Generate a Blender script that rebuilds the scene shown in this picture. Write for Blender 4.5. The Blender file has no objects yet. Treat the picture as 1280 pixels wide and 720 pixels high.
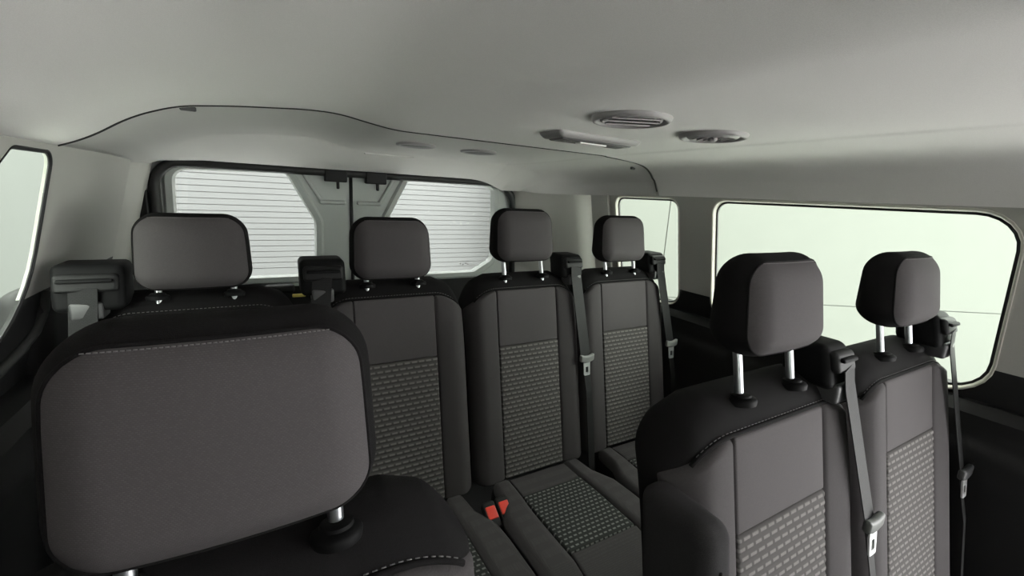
import bpy, bmesh, math, random
import numpy as np
from mathutils import Vector, Matrix
from mathutils.geometry import tessellate_polygon

random.seed(3)
scene = bpy.context.scene
col = scene.collection
CZ = 1.33                                   # camera height above the van floor

# ------------------------------------------------------------------ camera
cd = bpy.data.cameras.new('camera'); cam = bpy.data.objects.new('camera', cd); col.objects.link(cam)
rgt = Vector((0.87080866, -0.48899731, 0.0507336)).normalized()
upv = Vector((0.06004776, 0.20821821, 0.97623739)).normalized()
fwd = Vector((0.48794112, 0.84706954, -0.21068142)).normalized()
cam.matrix_world = Matrix(((rgt.x, upv.x, -fwd.x, 0), (rgt.y, upv.y, -fwd.y, 0), (rgt.z, upv.z, -fwd.z, CZ), (0, 0, 0, 1)))
cd.sensor_width = 36.0; cd.lens = 36.0 * 537.0 / 1280.0; cd.clip_start = 0.01
scene.camera = cam

# ------------------------------------------------------------------ world and exposure
SKY = 9.0
w = bpy.data.worlds.new('world'); scene.world = w; w.use_nodes = True
bg = w.node_tree.nodes['Background']; bg.inputs['Color'].default_value = (1.0, 1.0, 0.985, 1); bg.inputs['Strength'].default_value = SKY
vs = scene.view_settings
vs.view_transform = 'Standard'; vs.look = 'None'; vs.gamma = 1.0; vs.use_curve_mapping = False
vs.exposure = 0.33
scene.cycles.max_bounces = 12; scene.cycles.diffuse_bounces = 8; scene.cycles.transparent_max_bounces = 16

# ------------------------------------------------------------------ materials
def mat(name, color, rough=0.6, noise=0.0, nscale=200.0, bump=0.0, bscale=600.0, metallic=0.0, spec=0.5, sheen=0.0):
    m = bpy.data.materials.new(name); m.use_nodes = True
    nt = m.node_tree; b = nt.nodes['Principled BSDF']
    b.inputs['Roughness'].default_value = rough; b.inputs['Metallic'].default_value = metallic
    b.inputs['Specular IOR Level'].default_value = spec
    if sheen: b.inputs['Sheen Weight'].default_value = sheen; b.inputs['Sheen Roughness'].default_value = 0.6
    tc = nt.nodes.new('ShaderNodeTexCoord')
    n = nt.nodes.new('ShaderNodeTexNoise'); n.inputs['Scale'].default_value = nscale; n.inputs['Detail'].default_value = 3
    nt.links.new(tc.outputs['Object'], n.inputs['Vector'])
    r = nt.nodes.new('ShaderNodeMapRange')
    r.inputs['From Min'].default_value = 0.3; r.inputs['From Max'].default_value = 0.7
    r.inputs['To Min'].default_value = 1 - noise; r.inputs['To Max'].default_value = 1 + noise
    nt.links.new(n.outputs['Fac'], r.inputs['Value'])
    mx = nt.nodes.new('ShaderNodeVectorMath'); mx.operation = 'SCALE'
    mx.inputs[0].default_value = color[:3]
    nt.links.new(r.outputs['Result'], mx.inputs['Scale'])
    nt.links.new(mx.outputs['Vector'], b.inputs['Base Color'])
    if bump:
        n2 = nt.nodes.new('ShaderNodeTexNoise'); n2.inputs['Scale'].default_value = bscale; n2.inputs['Detail'].default_value = 2
        nt.links.new(tc.outputs['Object'], n2.inputs['Vector'])
        bp = nt.nodes.new('ShaderNodeBump'); bp.inputs['Strength'].default_value = bump; bp.inputs['Distance'].default_value = 0.002
        nt.links.new(n2.outputs['Fac'], bp.inputs['Height']); nt.links.new(bp.outputs['Normal'], b.inputs['Normal'])
    return m

def weave_mat(name, dark, light, row, brick, mortar, axes, rough=0.85, offset=0.5, bumps=0.3):
    """dashes of light yarn woven in rows on a darker ground"""
    m = bpy.data.materials.new(name); m.use_nodes = True
    nt = m.node_tree; b = nt.nodes['Principled BSDF']; b.inputs['Roughness'].default_value = rough
    b.inputs['Specular IOR Level'].default_value = 0.2
    tc = nt.nodes.new('ShaderNodeTexCoord'); sp = nt.nodes.new('ShaderNodeSeparateXYZ'); cb = nt.nodes.new('ShaderNodeCombineXYZ')
    nt.links.new(tc.outputs['Object'], sp.inputs[0])
    nt.links.new(sp.outputs[axes[0]], cb.inputs[0]); nt.links.new(sp.outputs[axes[1]], cb.inputs[1])
    br = nt.nodes.new('ShaderNodeTexBrick'); br.offset = offset; br.squash = 1.0
    br.inputs['Scale'].default_value = 1.0
    br.inputs['Brick Width'].default_value = brick; br.inputs['Row Height'].default_value = row
    br.inputs['Mortar Size'].default_value = mortar; br.inputs['Mortar Smooth'].default_value = 0.35
    br.inputs['Color1'].default_value = (*light, 1); br.inputs['Color2'].default_value = (*[c * 0.8 for c in light], 1)
    br.inputs['Mortar'].default_value = (*dark, 1)
    nt.links.new(cb.outputs[0], br.inputs['Vector'])
    nt.links.new(br.outputs['Color'], b.inputs['Base Color'])
    bp = nt.nodes.new('ShaderNodeBump'); bp.inputs['Strength'].default_value = bumps; bp.inputs['Distance'].default_value = 0.001; bp.invert = True
    nt.links.new(br.outputs['Fac'], bp.inputs['Height']); nt.links.new(bp.outputs['Normal'], b.inputs['Normal'])
    return m

def dash_mat(name, dark, light, row, length, axes, hfrac=0.14, lfrac=0.36, shift=0.37, rough=0.85):
    """thin light dashes of yarn, one line per row, each row shifted along"""
    m = bpy.data.materials.new(name); m.use_nodes = True
    nt = m.node_tree; b = nt.nodes['Principled BSDF']; b.inputs['Roughness'].default_value = rough
    b.inputs['Specular IOR Level'].default_value = 0.15
    def mth(op, a, c=None, d=None):
        n = nt.nodes.new('ShaderNodeMath'); n.operation = op
        for i, v in enumerate((a, c, d)):
            if v is None: continue
            if isinstance(v, (int, float)): n.inputs[i].default_value = v
            else: nt.links.new(v, n.inputs[i])
        return n.outputs[0]
    tc = nt.nodes.new('ShaderNodeTexCoord'); sp = nt.nodes.new('ShaderNodeSeparateXYZ'); nt.links.new(tc.outputs['Object'], sp.inputs[0])
    u, v = sp.outputs[axes[0]], sp.outputs[axes[1]]
    rv = mth('DIVIDE', v, row); ri = mth('FLOOR', rv); fv = mth('ABSOLUTE', mth('SUBTRACT', mth('SUBTRACT', rv, ri), 0.5))
    ru = mth('ADD', mth('DIVIDE', u, length), mth('MULTIPLY', ri, shift)); fu = mth('ABSOLUTE', mth('SUBTRACT', mth('FRACT', ru), 0.5))
    def soft(x, edge, w_):
        mr = nt.nodes.new('ShaderNodeMapRange'); mr.interpolation_type = 'SMOOTHSTEP'
        nt.links.new(x, mr.inputs['Value']); mr.inputs['From Min'].default_value = edge + w_; mr.inputs['From Max'].default_value = edge - w_
        return mr.outputs['Result']
    fac = mth('MULTIPLY', soft(fv, hfrac, 0.08), soft(fu, lfrac, 0.06))
    n = nt.nodes.new('ShaderNodeTexNoise'); n.inputs['Scale'].default_value = 500; nt.links.new(tc.outputs['Object'], n.inputs['Vector'])
    fac2 = mth('MULTIPLY', fac, mth('ADD', n.outputs['Fac'], 0.4))
    mix = nt.nodes.new('ShaderNodeMix'); mix.data_type = 'RGBA'
    mix.inputs['A'].default_value = (*dark, 1); mix.inputs['B'].default_value = (*light, 1)
    nt.links.new(fac2, mix.inputs['Factor']); nt.links.new(mix.outputs['Result'], b.inputs['Base Color'])
    bp = nt.nodes.new('ShaderNodeBump'); bp.inputs['Strength'].default_value = 0.3; bp.inputs['Distance'].default_value = 0.001
    nt.links.new(fac, bp.inputs['Height']); nt.links.new(bp.outputs['Normal'], b.inputs['Normal'])
    return m

M = {}
M['headliner'] = mat('headliner', (0.76, 0.745, 0.725), 0.95, 0.05, 900, 0.25, 1400, spec=0.1)
M['header'] = mat('header', (0.56, 0.55, 0.53), 0.6, 0.03, 700, 0.12, 1800, spec=0.3)
M['pillar'] = mat('pillar', (0.44, 0.435, 0.405), 0.6, 0.03, 700, 0.12, 1800, spec=0.3)
M['doorgrey'] = mat('doorgrey', (0.40, 0.42, 0.40), 0.5, 0.03, 500, 0.08, 1800, spec=0.4)
M['reveal'] = mat('reveal', (0.62, 0.60, 0.54), 0.45, 0.02)
M['darktrim'] = mat('darktrim', (0.011, 0.011, 0.0115), 0.55, 0.1, 600, 0.2, 1500, spec=0.35)
M['ridge'] = mat('ridge', (0.035, 0.036, 0.035), 0.5, 0.05, spec=0.35)
M['rubber'] = mat('rubber', (0.012, 0.012, 0.012), 0.5, 0.05)
M['black'] = mat('black', (0.008, 0.008, 0.0085), 0.55, 0.05, 600, 0.08, 1500, spec=0.25)
M['glossblack'] = mat('glossblack', (0.005, 0.005, 0.0054), 0.6, 0.03, spec=0.1)
M['armrest'] = mat('armrest', (0.028, 0.0265, 0.028), 0.9, 0.15, 900, 0.4, 1600, spec=0.12)
M['cover'] = mat('cover', (0.009, 0.0084, 0.0088), 0.9, 0.2, 900, 0.5, 1600, spec=0.12)
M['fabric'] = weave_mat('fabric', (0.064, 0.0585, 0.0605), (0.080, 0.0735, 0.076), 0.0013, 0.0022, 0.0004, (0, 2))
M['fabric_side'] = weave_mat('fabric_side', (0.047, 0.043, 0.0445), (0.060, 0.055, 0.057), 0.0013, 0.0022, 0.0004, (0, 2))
M['insert'] = dash_mat('insert', (0.064, 0.060, 0.059), (0.155, 0.147, 0.142), 0.0145, 0.021, (0, 2), 0.17)
M['cushion_insert'] = dash_mat('cushion_insert', (0.026, 0.027, 0.026), (0.17, 0.17, 0.165), 0.0145, 0.016, (0, 1), 0.17, 0.30, 0.5)
M['thread'] = mat('thread', (0.16, 0.155, 0.155), 0.8, 0.1)
M['webbing'] = weave_mat('webbing', (0.012, 0.012, 0.0125), (0.019, 0.019, 0.0195), 0.003, 0.006, 0.0008, (0, 2), rough=0.6)
M['chrome'] = mat('chrome', (0.50, 0.51, 0.53), 0.3, 0.02, metallic=1.0)
M['steel'] = mat('steel', (0.62, 0.63, 0.63), 0.35, 0.02, metallic=0.6)
M['clipgrey'] = mat('clipgrey', (0.20, 0.205, 0.20), 0.5, 0.04)
M['clipmid'] = mat('clipmid', (0.075, 0.08, 0.075), 0.5, 0.04)
M['clipdark'] = mat('clipdark', (0.05, 0.05, 0.052), 0.45, 0.04)
M['red'] = mat('red', (0.72, 0.045, 0.025), 0.4, 0.03)
M['yellow'] = mat('yellow', (0.55, 0.42, 0.10), 0.6, 0.05)
M['vane'] = mat('vane', (0.46, 0.44, 0.44), 0.45, 0.02)
M['ventgrey'] = mat('ventgrey', (0.30, 0.285, 0.285), 0.45, 0.02)
M['ventdark'] = mat('ventdark', (0.05, 0.048, 0.048), 0.5, 0.02)
M['lens'] = mat('lens', (0.13, 0.125, 0.125), 0.25, 0.02)
M['lenswhite'] = mat('lenswhite', (0.75, 0.73, 0.72), 0.3, 0.02)
M['wire'] = mat('wire', (0.10, 0.09, 0.085), 0.7)
M['studio'] = mat('studio', (0.113, 0.117, 0.1095), 0.9, 0.012, 3.0, spec=0.1)
M['studiorear'] = mat('studiorear', (0.115, 0.118, 0.116), 0.9, 0.012, 3.0, spec=0.1)
M['studiofloor'] = mat('studiofloor', (0.75, 0.75, 0.73), 0.8, 0.03, 4.0, spec=0.2)
M['joint'] = mat('joint', (0.12, 0.125, 0.118), 0.9)
M['body'] = mat('body', (0.55, 0.55, 0.54), 0.4, 0.02)
M['carpet'] = mat('carpet', (0.03, 0.03, 0.031), 0.95, 0.3, 300, 0.6, 900, spec=0.1)

def glass_mat(name, tint):
    m = bpy.data.materials.new(name); m.use_nodes = True
    nt = m.node_tree; nt.nodes.clear()
    o = nt.nodes.new('ShaderNodeOutputMaterial'); t = nt.nodes.new('ShaderNodeBsdfTransparent'); g = nt.nodes.new('ShaderNodeBsdfGlossy')
    t.inputs['Color'].default_value = (*tint, 1); g.inputs['Roughness'].default_value = 0.02
    mx = nt.nodes.new('ShaderNodeMixShader'); mx.inputs[0].default_value = 0.001
    nt.links.new(t.outputs[0], mx.inputs[1]); nt.links.new(g.outputs[0], mx.inputs[2]); nt.links.new(mx.outputs[0], o.inputs['Surface'])
    return m
M['glass'] = glass_mat('glass', (0.95, 0.99, 0.94))
M['rearglass'] = glass_mat('rearglass', (0.96, 0.975, 0.965))

# ------------------------------------------------------------------ mesh helpers
def obj(name, bm, m, parent=None, smooth=True, auto=None):
    bmesh.ops.recalc_face_normals(bm, faces=bm.faces[:])
    me = bpy.data.meshes.new(name); bm.to_mesh(me); bm.free()
    me.materials.append(M[m])
    if smooth:
        for p in me.polygons: p.use_smooth = True
        if auto is not None:
            me.set_sharp_from_angle(angle=math.radians(auto))
    o = bpy.data.objects.new(name, me); col.objects.link(o)
    if parent is not None: o.parent = parent
    return o

def tag(o, label, cat, group=None, kind=None):
    o['label'] = label; o['category'] = cat
    if group: o['group'] = group
    if kind: o['kind'] = kind
    return o

def thing(name, label, cat, loc=(0, 0, 0), group=None, kind=None):
    o = bpy.data.objects.new(name, None); col.objects.link(o); o.location = loc; o.empty_display_size = 0.1
    return tag(o, label, cat, group, kind)

def axis_pts(h, r, n, k):
    th = [math.tan(math.radians(45.0 * i / k)) * r for i in range(k + 1)]
    a = h - r
    pos = [a + t for t in th]
    mid = [-a + 2 * a * i / n for i in range(1, n)] if a > 1e-6 else []
    return [-p for p in reversed(pos)] + mid + (pos if a > 1e-6 else pos[1:])

def rbox(sx, sy, sz, r, n=(2, 2, 2), k=3, f=None, c=(0, 0, 0), bm=None):
    """rounded box of full size sx,sy,sz centred on c; f deforms a local Vector"""
    bm = bm or bmesh.new()
    h = (sx / 2, sy / 2, sz / 2); r = min(r, min(h))
    A = [axis_pts(h[i], r, n[i], k) for i in range(3)]
    cache = {}
    def vert(p):
        q = []
        for i in range(3):
            q.append(max(-(h[i] - r), min(h[i] - r, p[i])))
        q = Vector(q); d = Vector(p) - q
        if d.length > 1e-9: q = q + d.normalized() * r
        key = (round(q.x, 6), round(q.y, 6), round(q.z, 6))
        if key not in cache:
            v = q + Vector(c)
            if f: v = Vector(f(v))
            cache[key] = bm.verts.new(v)
        return cache[key]
    for ax in range(3):
        u, v = (ax + 1) % 3, (ax + 2) % 3
        for s in (-1, 1):
            for i in range(len(A[u]) - 1):
                for j in range(len(A[v]) - 1):
                    vs_ = []
                    for (a, b) in ((i, j), (i + 1, j), (i + 1, j + 1), (i, j + 1)):
                        p = [0, 0, 0]; p[ax] = s * h[ax]; p[u] = A[u][a]; p[v] = A[v][b]
                        vv = vert(p)
                        if vv not in vs_: vs_.append(vv)
                    if len(vs_) >= 3:
                        try: bm.faces.new(vs_)
                        except ValueError: pass
    return bm

def lathe(profile, seg=24, bm=None, c=(0, 0, 0), axis=None, caps=True):
    """profile = [(radius, height)], turned about z (or about axis)"""
    bm = bm or bmesh.new()
    rot = Vector((0, 0, 1)).rotation_difference(Vector(axis)).to_matrix() if axis is not None else Matrix.Identity(3)
    rings = []
    for (r, z) in profile:
        rings.append([bm.verts.new(rot @ Vector((r * math.cos(2 * math.pi * i / seg), r * math.sin(2 * math.pi * i / seg), z)) + Vector(c)) for i in range(seg)])
    for a, b in zip(rings, rings[1:]):
        for i in range(seg):
            bm.faces.new((a[i], a[(i + 1) % seg], b[(i + 1) % seg], b[i]))
    if caps:
        bm.faces.new(rings[0]); bm.faces.new(rings[-1])
    return bm

def tube(pts, r, seg=8, bm=None, closed=False):
    bm = bm or bmesh.new(); P = [Vector(p) for p in pts]; n = len(P); rings = []
    nrm = None
    for i in range(n):
        if closed: t = P[(i + 1) % n] - P[(i - 1) % n]
        else: t = P[min(i + 1, n - 1)] - P[max(i - 1, 0)]
        t.normalize()
        if nrm is None:
            nrm = t.orthogonal().normalized()
        else:
            nrm = (nrm - t * nrm.dot(t)).normalized()
        b = t.cross(nrm)
        rings.append([bm.verts.new(P[i] + (nrm * math.cos(2 * math.pi * j / seg) + b * math.sin(2 * math.pi * j / seg)) * r) for j in range(seg)])
    m = n if closed else n - 1
    for i in range(m):
        a, b = rings[i], rings[(i + 1) % n]
        for j in range(seg):
            bm.faces.new((a[j], a[(j + 1) % seg], b[(j + 1) % seg], b[j]))
    if not closed:
        bm.faces.new(rings[0]); bm.faces.new(rings[-1])
    return bm

def strap(pts, width, thick, wdir, bm=None):
    """flat band along pts, its width along wdir (list or single)"""
    bm = bm or bmesh.new(); P = [Vector(p) for p in pts]; rings = []
    for i, p in enumerate(P):
        t = (P[min(i + 1, len(P) - 1)] - P[max(i - 1, 0)]).normalized()
        wd = Vector(wdir[i] if isinstance(wdir, list) else wdir); wd = (wd - t * wd.dot(t)).normalized(); nn = t.cross(wd)
        rings.append([bm.verts.new(p + wd * a * width / 2 + nn * b * thick / 2) for a, b in ((-1, -1), (1, -1), (1, 1), (-1, 1))])
    for a, b in zip(rings, rings[1:]):
        for j in range(4): bm.faces.new((a[j], a[(j + 1) % 4], b[(j + 1) % 4], b[j]))
    bm.faces.new(rings[0]); bm.faces.new(rings[-1])
    return bm

def rpoly(pts, rad, k=6):
    """round the corners of a polygon; rad is one radius or one per corner"""
    out = []; n = len(pts)
    for i in range(n):
        p = Vector(pts[i]).to_2d(); a = Vector(pts[i - 1]).to_2d() - p; b = Vector(pts[(i + 1) % n]).to_2d() - p
        r = rad[i] if isinstance(rad, (list, tuple)) else rad
        la, lb = a.length, b.length; a.normalize(); b.normalize()
        ang = math.acos(max(-1, min(1, a.dot(b))))
        if r < 1e-5 or ang > math.pi - 0.02:
            out.append((p.x, p.y)); continue
        d = min(r / math.tan(ang / 2), la * 0.48, lb * 0.48); r = d * math.tan(ang / 2)
        bis = (a + b).normalized(); c = p + bis * (r / math.sin(ang / 2))
        s = p + a * d - c; e = p + b * d - c
        a0 = math.atan2(s.y, s.x); a1 = math.atan2(e.y, e.x); da = (a1 - a0 + math.pi) % (2 * math.pi) - math.pi
        for j in range(k + 1):
            t = a0 + da * j / k
            out.append((c.x + r * math.cos(t), c.y + r * math.sin(t)))
    return out

def plate(outer, holes, thick, f, bm=None):
    """plate with holes in (u,v); f(u,v,w) -> 3D with w the depth 0..thick"""
    bm = bm or bmesh.new()
    loops = [outer] + list(holes)
    tris = tessellate_polygon([[Vector((p[0], p[1], 0)) for p in l] for l in loops])
    flat = [p for l in loops for p in l]
    F = [bm.verts.new(f(p[0], p[1], 0)) for p in flat]; B = [bm.verts.new(f(p[0], p[1], thick)) for p in flat]
    for t in tris:
        try:
            bm.faces.new([F[i] for i in t]); bm.faces.new([B[i] for i in reversed(t)])
        except ValueError: pass
    k = 0
    for l in loops:
        n = len(l)
        for i in range(n):
            a, b = k + i, k + (i + 1) % n
            try: bm.faces.new((F[a], F[b], B[b], B[a]))
            except ValueError: pass
        k += n
    return bm

def pad(loop, c, f, rings=7, dome=0.004):
    """domed cushion panel filling a 2D loop about c; f(u,v,w)"""
    bm = bmesh.new(); prev = None; n = len(loop)
    for s_, w_ in [(1.0, 0.02), (1.0, 0.0)] + [(1 - i / rings, None) for i in range(1, rings)]:
        if w_ is None: w_ = -dome * (1 - s_ ** 4)
        cur = [bm.verts.new(f(c[0] + (p[0] - c[0]) * s_, c[1] + (p[1] - c[1]) * s_, w_)) for p in loop]
        if prev:
            for i in range(n): bm.faces.new((prev[i], prev[(i + 1) % n], cur[(i + 1) % n], cur[i]))
        prev = cur
    bm.faces.new(prev)
    return bm

def inset(poly, d):
    """offset a closed polygon inwards by d (either winding)"""
    n = len(poly); area = sum(poly[i][0] * poly[(i + 1) % n][1] - poly[(i + 1) % n][0] * poly[i][1] for i in range(n))
    s = 1 if area > 0 else -1; out = []
    for i in range(n):
        a = Vector(poly[i - 1]); p = Vector(poly[i]); b = Vector(poly[(i + 1) % n])
        e1 = (p - a); e2 = (b - p)
        n1 = Vector((-e1.y, e1.x)) ; n2 = Vector((-e2.y, e2.x))
        nn = (n1.normalized() if n1.length > 1e-9 else Vector((0, 0))) + (n2.normalized() if n2.length > 1e-9 else Vector((0, 0)))
        nn.normalize(); out.append(tuple(p + nn * d * s))
    return out

def ring(loopA, loopB, fa, fb, bm=None):
    """strip between two equal-length 2D loops placed by fa and fb"""
    bm = bm or bmesh.new(); n = len(loopA)
    A = [bm.verts.new(fa(*p)) for p in loopA]; B = [bm.verts.new(fb(*p)) for p in loopB]
    for i in range(n): bm.faces.new((A[i], A[(i + 1) % n], B[(i + 1) % n], B[i]))
    return bm

def split_z(bm, z):
    """cut a bmesh at height z; returns (above, below)"""
    lo = bm.copy()
    for b, clear_in, clear_out in ((bm, True, False), (lo, False, True)):
        bmesh.ops.bisect_plane(b, geom=b.verts[:] + b.edges[:] + b.faces[:], plane_co=(0, 0, z), plane_no=(0, 0, 1),
                               clear_inner=clear_in, clear_outer=clear_out)
    return bm, lo

# ------------------------------------------------------------------ the hall outside (white panelled walls, pale floor)
def hall_wall(name, p0, p1, z0, z1, us, joint_z, label, pm='studio'):
    p0 = Vector(p0); p1 = Vector(p1); d = (p1 - p0); L = d.length; d.normalize(); nn = Vector((-d.y, d.x))
    if nn.dot(-p0) < 0: nn = -nn                        # towards the van
    root = thing(name, label, 'wall', (p0.x, p0.y, z0), kind='structure')
    bm = rbox(L, 0.05, z1 - z0, 0.001, (1, 1, 1), 1)
    o = obj('backing', bm, 'joint', root, smooth=False)
    ang = math.atan2(d.y, d.x)
    o.rotation_euler.z = ang; o.location = (d.x * L / 2 - nn.x * 0.03, d.y * L / 2 - nn.y * 0.03, (z1 - z0) / 2)
    edges = [0] + us + [L]; zs = [z0, joint_z, z1]
    for a, b in zip(edges, edges[1:]):
        for c, e in zip(zs, zs[1:]):
            g = 0.004
            q = obj('panel', rbox(b - a - 2 * g, 0.02, e - c - 2 * g, 0.003, (1, 1, 1), 1), pm, root, smooth=False)
            m = (a + b) / 2
            q.rotation_euler.z = ang; q.location = (d.x * m, d.y * m, (c + e) / 2 - z0)
    return root

dW = Vector((0.8704, -0.4923))
pA = Vector((3.44, 2.97))
q0 = pA - dW * 1.6; q1 = pA + dW * 7.0
hall_wall('wall_right', q0, q1, -0.5, 3.4, [1.6], CZ - 0.935, 'white panelled hall wall outside the long side window')
hall_wall('wall_rear', (-4.2, q0.y + 0.5), (q0.x + 0.35, q0.y + 0.5), -0.5, 3.4, [], 0.44, 'plain white hall wall outside the rear door windows', 'studiorear')
hall_wall('wall_left', (-4.1, -3.0), (-4.1, q0.y + 0.6), -0.5, 3.4, [], CZ - 0.90, 'white panelled hall wall outside the sliding door window')
o = obj('floor', rbox(16, 16, 0.1, 0.01, (1, 1, 1), 1, c=(2, 0, -0.55)), 'studiofloor', smooth=False)
tag(o, 'pale smooth hall floor the van stands on', 'floor', kind='structure')

# ------------------------------------------------------------------ van side walls
def XR(z): return 1.40 + (1.35 - z) * 0.20              # inner face of the side with the long window
def XL(z): return -0.352 - (1.35 - z) * 0.25

# side with the long window
bigR = rpoly([(0.262, 0.905), (1.018, 0.905), (1.018, 1.352), (0.262, 1.352)], [0.09, 0.075, 0.05, 0.085])
qwR = rpoly([(1.168, 0.905), (1.525, 0.905), (1.525, 1.352), (1.168, 1.352)], [0.07, 0.07, 0.04, 0.05])
cabFillR = rpoly([(-1.45, 0.38), (-0.05, 0.38), (0.05, 0.80), (0.05, 1.352), (-1.25, 1.352)], 0.07)  # unseen cab doorway, added to let outside light up onto the ceiling
outer = [(-1.7, 0.0), (1.58, 0.0), (1.58, 1.56), (-1.7, 1.56)]
fR = lambda u, v, w: (XR(v) + w, u, v)
up, lo = split_z(plate(outer, [bigR, qwR, cabFillR], 0.014, fR), 0.985)
van_r = thing('wall_right', 'van side wall with the long window, pale pillars above dark plastic', 'wall', kind='structure')
obj('pillar_trim', up, 'pillar', van_r, smooth=False)
obj('dark_trim', lo, 'darktrim', van_r, smooth=False)
# lower dark panel with an arm rest ledge
prof = [(XR(0.62), 0.62), (1.50, 0.94), (1.47, 0.925), (1.45, 0.88), (1.455, 0.80), (1.43, 0.775), (1.40, 0.765), (1.385, 0.74), (1.40, 0.70), (1.44, 0.60), (1.46, 0.3), (1.46, 0.0), (1.60, 0.0), (1.60, 0.62)]
prof = [(1.515, 0.90), (1.475, 0.895), (1.455, 0.87), (1.462, 0.82), (1.458, 0.80), (1.452, 0.79), (1.450, 0.77), (1.452, 0.745), (1.462, 0.70), (1.468, 0.6), (1.468, 0.0), (1.60, 0.0), (1.60, 0.90)]
bm = bmesh.new(); R_ = []
for y in (0.12, 0.2, 1.1, 1.62): R_.append([bm.verts.new((x, y, z)) for x, z in prof])
for a, b in zip(R_, R_[1:]):
    for i in range(len(prof)): bm.faces.new((a[i], a[(i + 1) % len(prof)], b[(i + 1) % len(prof)], b[i]))
bm.faces.new(R_[0]); bm.faces.new(R_[-1])
obj('lower_panel', bm, 'darktrim', van_r, auto=35)

def window(name, hole, f, label, glass='glass', flip=1, lip=0.006, dep=0.010, parent=None, lipmat='reveal', sw=0.006, pr=1.0):
    """reveal, rubber seal and pane for one hole; f(u,v,w)"""
    root = thing(name, label, 'window', kind='structure') if parent is None else parent
    big = inset(hole, -0.003); sm = inset(hole, lip)
    bm = bmesh.new()
    prev = None
    seq = [(big, -0.002 * pr * flip), (inset(hole, -0.002), -0.006 * pr * flip), (inset(hole, lip * 0.4), -0.004 * pr * flip), (inset(hole, lip * 0.7), 0.001 * flip), (sm, dep * flip)]
    for (l0, w0), (l1, w1) in zip(seq, seq[1:]):
        ring(l0, l1, lambda u, v, w0=w0: f(u, v, w0), lambda u, v, w1=w1: f(u, v, w1), bm)
    bmesh.ops.remove_doubles(bm, verts=bm.verts[:], dist=1e-5)
    obj('window_frame', bm, lipmat, root)
    bm = bmesh.new()
    sm2 = inset(hole, lip + sw); bg_ = inset(hole, lip - 0.003)
    plate(bg_, [sm2], sw * flip, lambda u, v, w: f(u, v, w + dep * flip), bm)
    obj('rubber_seal', bm, 'rubber', root, smooth=False)
    obj('pane', plate(inset(hole, lip), [], 0.004 * flip, lambda u, v, w: f(u, v, w + (dep + 0.003) * flip)), glass, root, smooth=False)
    return root
window('window_1', bigR, fR, 'long side window beside the two-seat bench, rounded corners')
window('window_2', qwR, fR, 'narrow rear quarter window behind the pale pillar')


# side with the sliding door
def leftwin():
    return rpoly([(0.72, 1.0), (1.184, 1.0), (1.182, 1.366), (1.022, 1.366), (0.75, 1.12)], [0.05, 0.20, 0.03, 0.03, 0.1], 8)
lw = leftwin()
slL = rpoly([(-0.2, 0.93), (0.60, 0.93), (0.62, 1.10), (0.70, 1.33), (-0.2, 1.352)], 0.06)
cabL = rpoly([(-1.30, 1.10), (-0.60, 1.10), (-0.60, 1.34), (-1.1, 1.34)], 0.06)
fL = lambda u, v, w: (XL(v) - w, u, v)
outer = [(-1.7, 0.62), (1.74, 0.62), (1.74, 1.56), (-1.7, 1.56)]
up, lo = split_z(plate(outer, [lw, cabL], 0.010, fL), 1.085)
van_l = thing('wall_left', 'van side wall with the sliding door window, wide plain pillar panel', 'wall', kind='structure')
obj('pillar_trim', up, 'pillar', van_l, smooth=False)
obj('dark_trim', lo, 'darktrim', van_l, smooth=False)
prof = [(-0.462, 0.905), (-0.42, 0.895), (-0.40, 0.87), (-0.40, 0.80), (-0.43, 0.74), (-0.45, 0.60), (-0.47, 0.0), (-0.62, 0.0), (-0.62, 0.62), (-0.56, 0.75), (-0.48, 0.9)]
bm = bmesh.new(); R_ = []
for y in (-1.7, 0.2, 1.0, 2.05): R_.append([bm.verts.new((x, y, z)) for x, z in prof])
for a, b in zip(R_, R_[1:]):
    for i in range(len(prof)): bm.faces.new((a[i], a[(i + 1) % len(prof)], b[(i + 1) % len(prof)], b[i]))
bm.faces.new(R_[0]); bm.faces.new(R_[-1])
obj('lower_panel', bm, 'darktrim', van_l, auto=35)
window('window_4', lw, fL, 'narrow sliding door window behind the slanted pillar', lip=0.002, dep=0.002, lipmat='darktrim', sw=0.002, pr=0.2)
window('window_6', cabL, fL, 'cab side window on the sliding door side')
obj('trim_ridge', tube([(-0.414, 1.244, 1.084), (-0.425, 1.25, 1.038), (-0.434, 1.227, 1.002), (-0.440, 1.166, 0.98), (-0.442, 1.095, 0.968), (-0.444, 0.95, 0.955), (-0.446, 0.7, 0.95)], 0.009, 10), 'ridge', van_l)
bm = rbox(0.09, 0.20, 0.28, 0.04, (2, 2, 2), 4, f=lambda v: (v.x - 0.1 * max(0, 1.09 - v.z), v.y, v.z), c=(-0.450, 1.33, 0.945))
obj('quarter_cheek', bm, 'darktrim', van_l)

# ------------------------------------------------------------------ rear corner pillars (lofted strips between side wall and rear doors)
def loft(rows, bm=None):
    bm = bm or bmesh.new(); V = [[bm.verts.new(p) for p in r] for r in rows]
    for a, b in zip(V, V[1:]):
        for i in range(len(a) - 1): bm.faces.new((a[i], a[i + 1], b[i + 1], b[i]))
    return bm
def thicken(bm, d):
    bmesh.ops.recalc_face_normals(bm, faces=bm.faces[:])
    bmesh.ops.solidify(bm, geom=bm.faces[:], thickness=d)
    return bm
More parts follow.
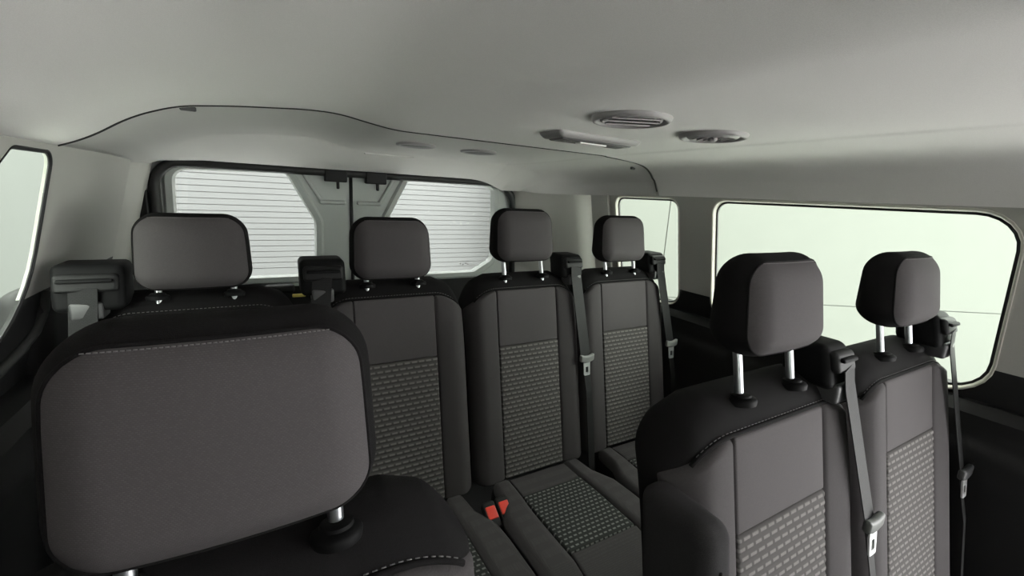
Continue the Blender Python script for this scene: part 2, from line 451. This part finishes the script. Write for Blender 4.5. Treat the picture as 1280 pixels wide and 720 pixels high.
# right rear: flat beside the quarter window, a soft corner line, then angled in to the door opening
rows = []
for z in (0.0, 0.6, 0.9, 1.0, 1.1, 1.2, 1.3, 1.4, 1.56):
    x0 = XR(z); zz = max(0.0, 1.35 - z) * 0.16
    rows.append([(x0 + 0.0, 1.565, z), (x0 - 0.012, 1.60, z), (x0 - 0.018, 1.64, z), (x0 - 0.030, 1.665, z), (x0 - 0.072, 1.672, z),
                 (x0 - 0.10, 1.70, z), (x0 - 0.14, 1.78, z), (x0 - 0.205, 1.88, z), (1.138 + zz * 0.35, 1.965, z), (1.138 + zz * 0.35, 2.03, z)])
bm = thicken(loft(rows), 0.02)
up, lo = split_z(bm, 0.93)
pr = thing('trim_1', 'pale moulded rear corner pillar beside the quarter window', 'pillar trim', kind='structure')
obj('pillar_skin', up, 'pillar', pr, auto=50); obj('dark_base', lo, 'darktrim', pr, auto=50)
rows = []
for z in (0.0, 0.6, 0.9, 1.0, 1.1, 1.2, 1.3, 1.4, 1.56):
    x0 = XL(z)
    rows.append([(x0 - 0.002, 1.73, z), (x0 - 0.03, 1.735, z), (x0 - 0.034, 1.755, z), (x0 - 0.012, 1.79, z), (x0 - 0.004, 1.86, z), (x0 + 0.004, 1.93, z), (x0 + 0.01, 1.965, z), (x0 + 0.004, 1.985, z), (x0 - 0.02, 2.03, z)])
bm = thicken(loft(rows), 0.02)
up, lo = split_z(bm, 0.98)
pl = thing('trim_2', 'pale moulded rear corner pillar beside the wide plain panel', 'pillar trim', kind='structure')
obj('pillar_skin', up, 'pillar', pl, auto=50); obj('dark_base', lo, 'darktrim', pl, auto=50)
obj('hinge_cover', rbox(0.03, 0.03, 0.10, 0.006, c=(-0.372, 1.968, 1.235)), 'black', pl)

# ------------------------------------------------------------------ rear doors
YD = 2.0; SEAM = 0.325
fD = lambda u, v, w: (u, YD + w + (1.35 - v) * 0.02, v)
gL = rpoly([(-0.305, 0.945), (0.178, 0.945), (0.184, 1.18), (0.082, 1.376), (-0.29, 1.366)], [0.03, 0.04, 0.06, 0.03, 0.05])
gR = rpoly([(0.475, 0.93), (0.92, 0.93), (1.03, 0.995), (1.02, 1.370), (0.574, 1.377), (0.472, 1.18)], [0.04, 0.03, 0.05, 0.045, 0.03, 0.06])
def rear_door(name, label, x0, x1, hole, latch_x, ridge):
    root = thing(name, label, 'rear door', (0, 0, 0), kind='structure')
    up, lo = split_z(plate([(x0, 0.0), (x1, 0.0), (x1, 1.50), (x0, 1.50)], [hole], 0.045, fD), 0.905)
    obj('door_panel', up, 'doorgrey', root, smooth=False); obj('lower_panel', lo, 'darktrim', root, smooth=False)
    # raised surround of the glass
    bm = bmesh.new(); A = inset(hole, -0.028); B = inset(hole, -0.018); C = inset(hole, 0.002)
    ring(A, B, lambda u, v: fD(u, v, 0.0), lambda u, v: fD(u, v, -0.010), bm)
    ring(B, C, lambda u, v: fD(u, v, -0.010), lambda u, v: fD(u, v, -0.008), bm)
    ring(C, inset(hole, 0.006), lambda u, v: fD(u, v, -0.008), lambda u, v: fD(u, v, 0.03), bm)
    bmesh.ops.remove_doubles(bm, verts=bm.verts[:], dist=1e-5)
    obj('window_surround', bm, 'doorgrey', root, auto=40)
    # moulded ridge and pocket round the latch
    obj('moulded_ridge', tube(ridge, 0.007, 8), 'doorgrey', root)
    s = 1 if latch_x > SEAM else -1
    cx = SEAM + s * 0.075
    obj('pocket_lip', rbox(0.105, 0.016, 0.018, 0.008, (2, 1, 1), 3, c=(cx, YD - 0.003, 1.262)), 'doorgrey', root)
    # glass with its heating wires
    g = obj('pane', plate(inset(hole, 0.004), [], 0.004, lambda u, v, w: fD(u, v, w + 0.026)), 'rearglass', root, smooth=False)
    zmin = min(p[1] for p in hole); zmax = max(p[1] for p in hole)
    H = inset(hole, 0.006); n = len(H)
    k = 0; z = zmax - 0.022
    while z > zmin + 0.015:
        xs = []
        for i in range(n):
            a, b = H[i], H[(i + 1) % n]
            if (a[1] - z) * (b[1] - z) < 0: xs.append(a[0] + (b[0] - a[0]) * (z - a[1]) / (b[1] - a[1]))
        if len(xs) >= 2:
            xa, xb = min(xs), max(xs); y = fD(0, z, 0.023)[1]
            obj('heating_wire', rbox(xb - xa, 0.0012, 0.0021, 0.0004, (1, 1, 1), 1, c=((xa + xb) / 2, y, z)), 'wire', root, smooth=False)
        z -= 0.0232; k += 1
    lt = obj('latch', rbox(0.088, 0.04, 0.05, 0.006, c=(latch_x, YD - 0.022, 1.372)), 'black', root)
    obj('latch_pin', rbox(0.012, 0.012, 0.035, 0.004, c=(latch_x + 0.008, YD - 0.022, 1.336)), 'black', lt)
    return root
dL = rear_door('door_1', 'rear door leaf nearer the wide pillar panel, grey with wired glass', -0.50, SEAM - 0.004, gL, 0.262, [(0.135, YD - 0.002, 1.385), (0.16, YD - 0.002, 1.34), (0.20, YD - 0.002, 1.275), (0.215, YD - 0.002, 1.262)])
dR = rear_door('door_2', 'rear door leaf nearer the quarter window, grey with wired glass', SEAM + 0.004, 1.32, gR, 0.425, [(0.512, YD - 0.002, 1.385), (0.488, YD - 0.002, 1.34), (0.45, YD - 0.002, 1.275), (0.435, YD - 0.002, 1.262)])
# maker's mark dots printed on the right glass
for (x, z) in ((0.855, 0.972), (0.87, 0.968), (0.885, 0.974), (0.897, 0.969), (0.892, 0.984)):
    obj('glass_mark', rbox(0.008, 0.0012, 0.006, 0.0005, (1, 1, 1), 1, c=(x, fD(0, z, 0.0225)[1], z)), 'wire', dR, smooth=False)
obj('pull_handle', rbox(0.11, 0.05, 0.035, 0.012, c=(0.03, YD - 0.025, 0.905)), 'black', dL)
obj('handle_tag', rbox(0.05, 0.02, 0.012, 0.003, c=(0.10, YD - 0.03, 0.872)), 'yellow', dL)
# seam and opening seals
o = obj('door_seal', tube([(SEAM, YD + 0.026, 0.02), (SEAM, YD + 0.008, 0.9), (SEAM, YD - 0.003, 1.47)], 0.0075, 8), 'rubber'); tag(o, 'black rubber seal down the joint of the rear doors', 'seal', kind='structure')
seal = rpoly([(-0.395, 0.0), (-0.335, 1.385), (1.118, 1.385), (1.17, 0.0)], [0.0, 0.09, 0.12, 0.0], 8)
bm = tube([(x, 1.978, z) for x, z in seal], 0.017, 10)
o = obj('opening_seal', bm, 'rubber'); tag(o, 'black rubber seal round the rear door opening', 'seal', kind='structure')
# cab end of the van: bulkhead frame round the windscreen
o = obj('wall_front', plate([(-0.65, 0.0), (1.66, 0.0), (1.66, 1.56), (-0.65, 1.56)], [rpoly([(0.35, 1.10), (1.50, 1.10), (1.42, 1.38), (0.35, 1.38)], 0.08)], 0.05, lambda u, v, w: (u, -1.70 - w, v)), 'darktrim', smooth=False)
tag(o, 'dark cab front frame round the open windscreen', 'wall', kind='structure')
o = obj('floor', rbox(2.26, 3.9, 0.06, 0.005, (1, 1, 1), 1, c=(0.53, 0.27, -0.03)), 'carpet', smooth=False)
tag(o, 'dark carpeted van floor under the seats', 'floor', kind='structure')
o = obj('roof', rbox(2.3, 3.95, 0.04, 0.01, (1, 1, 1), 1, c=(0.52, 0.28, 1.58)), 'body', smooth=False)
tag(o, 'painted van roof skin above the headliner', 'roof', kind='structure')

# ------------------------------------------------------------------ ceiling
px = np.array([-0.375, -0.355, -0.30, -0.23, -0.15, -0.05, 0.10, 0.17, 0.24, 0.31, 0.60, 1.03, 1.12, 1.20, 1.238, 1.268, 1.290, 1.305, 1.316])
pz = np.array([0.040, 0.046, 0.068, 0.118, 0.150, 0.163, 0.176, 0.176, 0.163, 0.152, 0.151, 0.150, 0.1445, 0.137, 0.127, 0.106, 0.076, 0.048, 0.027])
xs = np.linspace(px[0], px[-1], 221)
zs = np.interp(xs, px, pz)
ker = np.ones(9) / 9; zpad = np.pad(zs, 4, mode='edge'); zsm = np.convolve(zpad, ker, mode='valid')
zsm[:6] = zs[:6]; zsm[-5:] = zs[-5:]
zsm = zsm - 0.002 * np.clip((xs - 1.03) / 0.012, 0, 1) * np.clip((1.31 - xs) / 0.1, 0, 1)
def zc(x): return float(np.interp(x, xs, zsm))

def raise_front(x, y):                                    # the head-room trough is a little deeper ahead of the groove
    t = max(0.0, min(1.0, (1.15 - y) / 0.5))
    if x < -0.22 or x > 0.52: return 0.0
    s = min(1, (x + 0.22) / 0.2) * min(1.0, (0.52 - x) / 0.26)
    return 0.032 * t * s * s * (3 - 2 * s)

ROWS = []
for y in (-1.69, -1.2, -0.6, -0.3, 0.0, 0.3, 0.5, 0.65, 0.8, 0.95, 1.05, 1.12, 1.17, 1.192):
    e = 0.0
    ROWS.append([(x, y, CZ + z + e + raise_front(x, y)) for x, z in zip(xs, zsm)])
o = obj('ceiling', loft(ROWS), 'headliner', auto=60)
tag(o, 'pale grey cloth headliner over the seats', 'ceiling', kind='structure')

def xmap(x, y):                                           # side edges of the rear panel follow the tapering pillars
    t = max(0.0, min(1.0, (y - 1.52) / 0.42)); t = t * t * (3 - 2 * t) if t < 1 else 1
    sr = max(0.0, min(1.0, (x - 0.75) / 0.6)); sr = sr * sr * (3 - 2 * sr)
    sl = max(0.0, min(1.0, (0.1 - x) / 0.45))
    return x - 0.165 * t * sr + 0.02 * t * sl
def zrear(x, y):
    z = zc(x)
    lx = max(0.0, min(1.0, (0.30 - x) / 0.3))             # pocket is shorter behind the trough
    ys = 1.80 - 0.07 * lx; ye = 1.945
    ebase = 0.066
    if x > 0.85: ebase = 0.066 - 0.045 * min(1.0, (x - 0.85) / 0.3) ** 2
    if x < -0.2: ebase = 0.066 - 0.012 * min(1.0, (-0.2 - x) / 0.15)
    if z < ebase: return z
    t = (y - 1.21) / (ys - 1.21)
    if t <= 1: return z - 0.012 * max(0, t)
    s = min(1.0, (y - ys) / (ye - ys))
    s = s ** 0.8
    return (z - 0.012) * (1 - s) + ebase * s
ROWS = []
ylist = [1.206, 1.30, 1.40, 1.50, 1.60, 1.66, 1.70, 1.73, 1.745, 1.76, 1.78, 1.795, 1.81, 1.83, 1.86, 1.89, 1.92, 1.94, 1.945, 1.962]
for i, y in enumerate(ylist):
    yy = min(y, 1.945); up_ = 0.012 if y > 1.95 else 0
    ROWS.append([(xmap(x, yy), y, CZ + zrear(x, yy) + up_) for x in xs])
o = obj('trim_3', loft(ROWS), 'header', auto=50)
tag(o, 'moulded grey rear header panel above the rear doors', 'roof trim', kind='structure')
o = obj('trim_4', tube([(x, 1.199, CZ + zc(x) + 0.0005) for x in xs[1:-1]], 0.0026, 8), 'rubber'); tag(o, 'dark joint groove between headliner and rear header panel', 'groove', kind='structure')
# finger pocket strip on the header edge
o = obj('trim_5', rbox(0.20, 0.012, 0.010, 0.004, (2, 1, 1), 2, c=(0.447, 1.812, CZ + 0.132)), 'header'); tag(o, 'slim clip strip on the rear header panel', 'trim strip', kind='structure')
for x, y, w_, lab in ((-0.135, 1.222, 0.03, 'small grey clip at the groove over the head-room trough'), (1.225, 1.255, 0.018, 'tiny dark clip on the header near the long window')):
    o = obj('roof_clip', rbox(w_, 0.012, 0.010, 0.003, c=(x, y, CZ + zrear(x, y) - 0.002)), 'clipdark'); tag(o, lab, 'clip')

# ------------------------------------------------------------------ ceiling fittings
def round_vent(name, label, x, y, z, R0, kind, group):
    t = thing(name, label, 'air vent', (x, y, z), group)
    obj('bezel', lathe([(R0, 0.003), (R0 * 0.99, -0.003), (R0 * 0.95, -0.008), (R0 * 0.90, -0.009), (R0 * 0.85, -0.008), (R0 * 0.80, -0.001)], 40, caps=False), 'ventgrey', t)
    obj('barrel', lathe([(R0 * 0.82, -0.0016), (R0 * 0.5, -0.0012), (0.001, -0.001)], 40, caps=False), 'ventdark', t)
    ri = R0 * 0.76; t.rotation_euler.z = -0.51
    if kind == 0:
        obj('inner_ring', lathe([(ri, 0.002), (ri, -0.006), (ri - 0.006, -0.008), (ri - 0.009, 0.0)], 36, caps=False), 'ventgrey', t)
        for i in range(3):
            yy = (-0.56 + 0.56 * i) * ri; hw = math.sqrt(ri * ri - yy * yy) * 0.93
            bm = rbox(2 * hw, 0.018, 0.003, 0.0014, (1, 1, 1), 2)
            bmesh.ops.rotate(bm, verts=bm.verts[:], cent=(0, 0, 0), matrix=Matrix.Rotation(math.radians(20), 3, 'X'))
            bmesh.ops.translate(bm, verts=bm.verts[:], vec=(0, yy, -0.0055))
            obj('vane', bm, 'vane', t)
    else:
        obj('inner_ring', lathe([(ri, 0.002), (ri, -0.004), (ri - 0.008, -0.010), (ri - 0.014, -0.004)], 36, caps=False), 'ventgrey', t)
        for i in range(5):
            yy = (-0.62 + 0.31 * i) * ri; hw = math.sqrt(ri * ri - yy * yy) * 0.85
            bm = rbox(0.005, 2 * hw, 0.012, 0.002, (1, 1, 1), 2, c=(yy, 0, -0.002))
            obj('vane', bm, 'vane', t)
        obj('hub', lathe([(0.010, 0.004), (0.010, -0.010), (0.006, -0.014)], 16), 'ventgrey', t)
    return t
VG = None
round_vent('air_vent', 'round ceiling air vent with straight slats beside the lamp', 0.600, 0.632, CZ + 0.151, 0.074, 0, VG)
round_vent('air_vent', 'round ceiling air vent with upright fins near the roof crease', 0.858, 0.648, CZ + 0.150, 0.071, 1, VG)
t = thing('dome_lamp', 'long oval ceiling lamp behind the round vents', 'lamp', (0.718, 0.888, CZ + 0.151))
bm = rbox(0.26, 0.092, 0.026, 0.0125, (3, 2, 1), 4, f=lambda v: (v.x * (1 - 0.5 * max(0, -v.z - 0.002) / 0.1), v.y, v.z)); obj('housing', bm, 'ventgrey', t)
obj('lens', rbox(0.22, 0.062, 0.012, 0.006, (2, 1, 1), 3, c=(0, 0.0, -0.0105)), 'lens', t)
obj('switch', rbox(0.085, 0.022, 0.006, 0.0028, (1, 1, 1), 2, c=(0.0, 0, -0.0165)), 'lenswhite', t)
for x, lab in ((0.445, 'oval flush speaker grille on the header, nearer the trough'), (0.672, 'oval flush speaker grille on the header, nearer the quarter window')):
    t = thing('roof_speaker', lab, 'speaker', (x, 1.455, CZ + zrear(x, 1.455)), 'flush round grilles on the rear header')
    obj('rim', lathe([(0.066, 0.003), (0.064, -0.005), (0.056, -0.007), (0.050, -0.003)], 32, caps=False), 'ventgrey', t)
    obj('grille', lathe([(0.052, 0.0), (0.051, -0.004), (0.03, -0.006), (0.001, -0.006)], 32, caps=False), 'ventdark', t)

# ------------------------------------------------------------------ seats
RC = 0.20                                                 # recline: metres back per metre up
def shoulder(x, z):
    t = max(0.0, min(1.0, (z - 0.80) / 0.25)); e = max(0.0, abs(x) - 0.115)
    return z - t * t * 7.0 * e * e
WX = 1.0                                                  # seat-back width factor of the seat being built
def bk(v):                                                # seat-back space -> seat space
    return Vector((v.x * WX, v.y + (v.z - 0.855) * RC, shoulder(v.x, v.z)))
def ridged(v):
    p = bk(v)
    if v.y < 0.004: p.y -= 0.0022 * abs(math.sin(math.pi * (v.z - 0.42) / 0.0145))
    return p

def make_seat(label, group, loc, hz, side, buckles=0, armrest=False, tongue='clipgrey', tongue_z=0.785, house=(0.185, 0.055, 1.098), dx_t=0.035, cls='van_seat', hs=(0.222, 0.094, 0.172), lift=0.0, wx=1.0, drop=0.0, hwid=0.088, hhei=0.078, sd=0.021):
    global WX
    WX = wx
    s = thing(cls, label, 'seat', loc, group)
    # --- back
    b = obj('backrest', rbox(0.430, 0.105, 0.645 + lift, 0.048, (8, 2, 12), 5, f=bk, c=(0, 0.058, 0.735 + lift / 2)), 'cover', s)
    obj('upper_panel', rbox(0.226, 0.03, 0.176 - drop, 0.005, (6, 1, 6), 3, f=bk, c=(0, 0.014, 0.943 - drop / 2)), 'fabric', b)
    obj('woven_insert', rbox(0.226, 0.03, 0.420, 0.005, (6, 1, 174), 3, f=ridged, c=(0, 0.014, 0.644)), 'insert', b)
    for sg in (-1, 1):
        def bol(v, sg=sg):
            e = abs(v.x) - 0.112
            p = Vector((v.x, v.y - 0.010 * math.sin(max(0, min(1, e / 0.1)) * math.pi * 0.8) + 0.030 * max(0.0, (e - 0.055) / 0.045) ** 2, v.z)); return bk(p)
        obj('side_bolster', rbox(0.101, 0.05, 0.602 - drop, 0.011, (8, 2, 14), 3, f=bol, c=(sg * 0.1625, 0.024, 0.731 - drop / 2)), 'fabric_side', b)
    # seam piping and its stitches along the top edge
    seam = [bk(Vector((x, 0.004, 1.034 - drop))) for x in np.linspace(-0.19, 0.19, 25)]
    obj('seam_piping', tube(seam, 0.0035, 6), 'cover', b)
    bm = bmesh.new()
    for i in range(46):
        x = -0.18 + 0.36 * i / 45
        p = bk(Vector((x, 0.0045, 1.0385 - drop))); q = bk(Vector((x + 0.0045, 0.0045, 1.0385 - drop)))
        tube([p, q], 0.0006, 4, bm)
    st = obj('seam_stitches', bm, 'thread', b); st['kind'] = 'stuff'
    # --- head restraint
    cy = (hz - 0.855) * RC + 0.012
    def hd(v):
        zz = (v.z - hz) / 0.085
        x = v.x * (1 - 0.03 * zz - 0.11 * max(0.0, zz - 0.25) ** 2) ; y = v.y - cy
        y = y * (1 - 0.16 * max(-0.6, zz)) + 0.012 * (x / 0.12) ** 2
        return Vector((x, cy + y + (v.z - hz) * 0.10, v.z))
    d_ = sd; r_ = 0.044; yc = cy - hs[1] / 2 + d_
    hb = rbox(hs[0], hs[1], hs[2], r_, (6, 3, 5), 6, c=(0, cy, hz)); hf = hb.copy()
    for bm_, ci, co in ((hb, True, False), (hf, False, True)):
        bmesh.ops.bisect_plane(bm_, geom=bm_.verts[:] + bm_.edges[:] + bm_.faces[:], plane_co=(0, yc, 0), plane_no=(0, 1, 0), clear_inner=ci, clear_outer=co)
    rim = [v.co.copy() for v in hf.verts if abs(v.co.y - yc) < 1e-5]
    for bm_ in (hb, hf):
        for v in bm_.verts: v.co = hd(v.co)
    h = obj('headrest', hb, 'cover', s)
    obj('front_panel', hf, 'fabric', h)
    rim.sort(key=lambda p: math.atan2(p.z - hz, p.x))
    obj('piping', tube([hd(p) for p in rim], 0.0017, 6, closed=True), 'cover', h)
    zst = hz + hs[2] / 2 - (r_ - math.sqrt(r_ * r_ - (r_ - d_) ** 2)) - 0.0025
    bm = bmesh.new()
    for i in range(44):
        x = (-0.5 + i / 44) * (hs[0] - 0.06)
        tube([hd(Vector((x, yc - 0.0035, zst))), hd(Vector((x + 0.0024, yc - 0.0035, zst)))], 0.0005, 4, bm)
    st = obj('stitches', bm, 'thread', h); st['kind'] = 'stuff'
    for sg in (-1, 1):
        top = Vector((sg * 0.072, cy + 0.005, hz - 0.05)); bot = Vector((sg * 0.072, 0.058, 1.03 + lift))
        obj('post', tube([bot, top], 0.0068, 14), 'chrome', h, auto=50)
        c = Vector((sg * 0.072, 0.058, 1.046 + lift))
        obj('post_collar', lathe([(0.021, -0.004), (0.0225, 0.003), (0.0205, 0.0065), (0.0150, 0.0085), (0.0140, 0.0115), (0.009, 0.013)], 24, c=c, axis=(0, 0.2, 1)), 'glossblack', s, auto=50)
    # --- cushion
    def cu(v):
        t = (v.y + 0.30)
        k_ = max(0.0, min(1.0, (v.y + 0.27) / 0.12)); k_ = k_ * k_ * (3 - 2 * k_); e_ = max(0.0, abs(v.x) - 0.10)
        return Vector(((v.x - math.copysign(e_ * 0.42 * k_, v.x)) * wx, v.y, v.z - 0.06 * t * 0.5 + (-0.03 * max(0, -0.45 - v.y) / 0.1)))
    c = obj('seat_cushion', rbox(0.43, 0.50, 0.13, 0.05, (4, 6, 2), 4, f=cu, c=(0, -0.31, 0.372)), 'cover', s)
    def cr(v):
        p = cu(v); return p
    obj('cushion_insert', rbox(0.225, 0.245, 0.02, 0.007, (6, 6, 1), 3, f=cr, c=(0, -0.305, 0.436)), 'cushion_insert', c)
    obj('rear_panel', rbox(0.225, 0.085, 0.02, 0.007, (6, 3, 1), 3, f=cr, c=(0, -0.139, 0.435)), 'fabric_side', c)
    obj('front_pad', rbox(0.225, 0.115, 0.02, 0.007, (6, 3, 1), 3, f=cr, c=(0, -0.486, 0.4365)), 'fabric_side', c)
    for sg in (-1, 1):
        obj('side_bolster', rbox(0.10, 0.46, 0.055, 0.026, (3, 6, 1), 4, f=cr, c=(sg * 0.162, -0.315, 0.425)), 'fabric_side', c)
    bs = obj('seat_base', rbox(0.36, 0.34, 0.05, 0.01, c=(0, -0.27, 0.29)), 'black', s)
    for sx in (-1, 1):
        for sy in (-0.40, -0.14):
            obj('leg', rbox(0.035, 0.05, 0.28, 0.008, c=(sx * 0.15, sy, 0.14)), 'black', s)
    # --- belt
    hx, hy, hzz = house; hx *= side
    def lean(v): return Vector((v.x, v.y + (v.z - hzz) * 0.18 + 0.10 * max(0, v.z - hzz) , v.z))
    bh = obj('belt_housing', rbox(hwid, 0.085, hhei, 0.014, (2, 2, 2), 3, f=lean, c=(hx, hy + 0.025, hzz)), 'glossblack', s)
    obj('belt_guide', rbox(hwid - 0.014, 0.018, 0.036, 0.008, (2, 1, 1), 3, f=lean, c=(hx, hy - 0.020, hzz + 0.012)), 'black', bh)
    obj('guide_bar', rbox(hwid - 0.028, 0.010, 0.008, 0.0035, (1, 1, 1), 2, f=lean, c=(hx, hy - 0.031, hzz + 0.018)), 'glossblack', bh)
    obj('housing_foot', rbox(0.052, 0.05, 0.036, 0.006, (1, 1, 1), 2, c=(hx + side * 0.004, hy - 0.005, hzz - 0.045)), 'clipdark', bh)
    sx = side
    tx = hx + sx * dx_t
    tz = tongue_z
    ty = (tz - 0.855) * RC - 0.022
    p0 = Vector((hx + sx * 0.004, hy - 0.028, hzz + 0.004)); p3 = Vector((tx, ty, tz))
    pts = [p0]
    for t in (0.12, 0.3, 0.5, 0.7, 0.88, 1.0):
        z = p0.z + (p3.z - p0.z) * t
        yb = (z - 0.855) * RC - 0.022
        pts.append(Vector((p0.x + (p3.x - p0.x) * t, min(p0.y, yb), z)))
    wd = Vector((1, 0.12 * sx, 0.0))
    obj('belt_webbing', strap(pts, 0.046, 0.0016, wd), 'webbing', s, smooth=False)
    pts2 = [p3, Vector((tx + sx * 0.008, ty - 0.03, tz - 0.12)), Vector((tx + sx * 0.012, ty - 0.05, tz - 0.25)), Vector((tx + sx * 0.012, -0.12, 0.36))]
    obj('lap_webbing', strap([p + Vector((0, 0.004, 0)) for p in pts2], 0.030, 0.0016, wd), 'webbing', s, smooth=False)
    tg = obj('belt_tongue', rbox(0.060, 0.014, 0.026, 0.006, (3, 1, 1), 3, f=lambda v: Vector((v.x, v.y, v.z + 9.0 * (v.x - tx) ** 2)), c=(tx, ty - 0.006, tz - 0.004)), tongue, s)
    hole = rpoly([(tx - 0.006, tz - 0.050), (tx + 0.006, tz - 0.050), (tx + 0.006, tz - 0.030), (tx - 0.006, tz - 0.030)], 0.001, 1)
    pl_ = plate(rpoly([(tx - 0.013, tz - 0.060), (tx + 0.013, tz - 0.060), (tx + 0.014, tz - 0.012), (tx - 0.014, tz - 0.012)], 0.004, 3), [hole], 0.003, lambda u, v, w: (u, ty - 0.007 + w + (v - tz) * 0.15, v))
    obj('tongue_plate', pl_, 'steel', tg, smooth=False)
    # --- buckles
    for i in range(buckles):
        bx = -0.204 + 0.044 * (i - 0.5); by = -0.205 + 0.004 * i
        rot = Matrix.Rotation(math.radians(30), 4, 'X')
        bm = rbox(0.038, 0.075, 0.028, 0.006, (1, 1, 1), 3); bmesh.ops.transform(bm, matrix=Matrix.Translation((bx, by, 0.430)) @ rot, verts=bm.verts[:])
        bo = obj('belt_buckle', bm, 'black', s)
        bm = rbox(0.030, 0.036, 0.008, 0.003, (1, 1, 1), 2); bmesh.ops.transform(bm, matrix=Matrix.Translation((bx, by, 0.430)) @ rot @ Matrix.Translation((0, 0.004, 0.0135)), verts=bm.verts[:])
        obj('release_button', bm, 'red', bo)
    if armrest:
        def ar(v): return Vector((v.x, v.y + (v.z - 0.855) * RC * 0.8, v.z))
        a = obj('armrest', rbox(0.056, 0.115, 0.37, 0.022, (2, 3, 6), 4, f=ar, c=(-0.226 * wx + 0.003, -0.004, 0.765)), 'armrest', s)
        obj('armrest_seam', tube([ar(Vector((-0.228 * wx, -0.062, z))) for z in (0.60, 0.7, 0.8, 0.9)], 0.002, 6), 'cover', a)
        obj('release_loop', tube([(0.105, 0.150, 0.995), (0.115, 0.150, 1.012), (0.145, 0.152, 1.010), (0.150, 0.152, 0.995)], 0.004, 8), 'steel', s)
    return s

G1 = 'seats of the rear row'; G2 = 'front row seats'
YR = 1.14; YF = 0.298; HF = (0.212, 0.092, 0.156)
make_seat('rear row end seat beside the wide plain pillar panel, headrest lowered', G1, (-0.150, YR, 0), CZ - 0.163, -1, lift=0.018, house=(0.176, 0.04, 1.100), hwid=0.115, hhei=0.095)
make_seat('rear row seat in front of the rear door joint, headrest lowered', G1, (0.302, YR, 0), CZ - 0.163, -1, lift=0.018, house=(0.184, 0.045, 1.100), hwid=0.108, hhei=0.090)
make_seat('rear row seat beside the two red buckles, headrest raised on chrome posts', G1, (0.735, YR, 0), CZ - 0.127, 1, lift=0.018, buckles=2, house=(0.180, 0.05, 1.100))
make_seat('rear row end seat in front of the narrow quarter window', G1, (1.165, YR, 0), CZ - 0.140, 1, lift=0.018, house=(0.165, 0.05, 1.098), dx_t=0.05)
make_seat('single seat standing alone across the aisle from the two-seat bench', G2, (-0.034, YF, 0), CZ - 0.1825, -1, hs=(0.216, 0.092, 0.171), wx=0.97, drop=0.041, lift=-0.02, sd=0.015, house=(0.20, 0.05, 1.085))
make_seat('aisle seat of the two-seat bench with folded-up dark armrest', G2, (0.700, YF, 0), CZ - 0.146, 1, hs=HF, wx=1.10, drop=0.032, lift=-0.012, sd=0.018, armrest=True, tongue='clipmid', tongue_z=0.775, house=(0.158, 0.045, 1.066), dx_t=0.080, hwid=0.076)
make_seat('window seat of the two-seat bench beside the long side window', G2, (1.190, YF, 0), CZ - 0.153, 1, hs=HF, wx=1.06, drop=0.032, lift=-0.012, sd=0.018, tongue='clipdark', tongue_z=0.74, house=(0.150, 0.045, 1.078), dx_t=0.072, hwid=0.076)
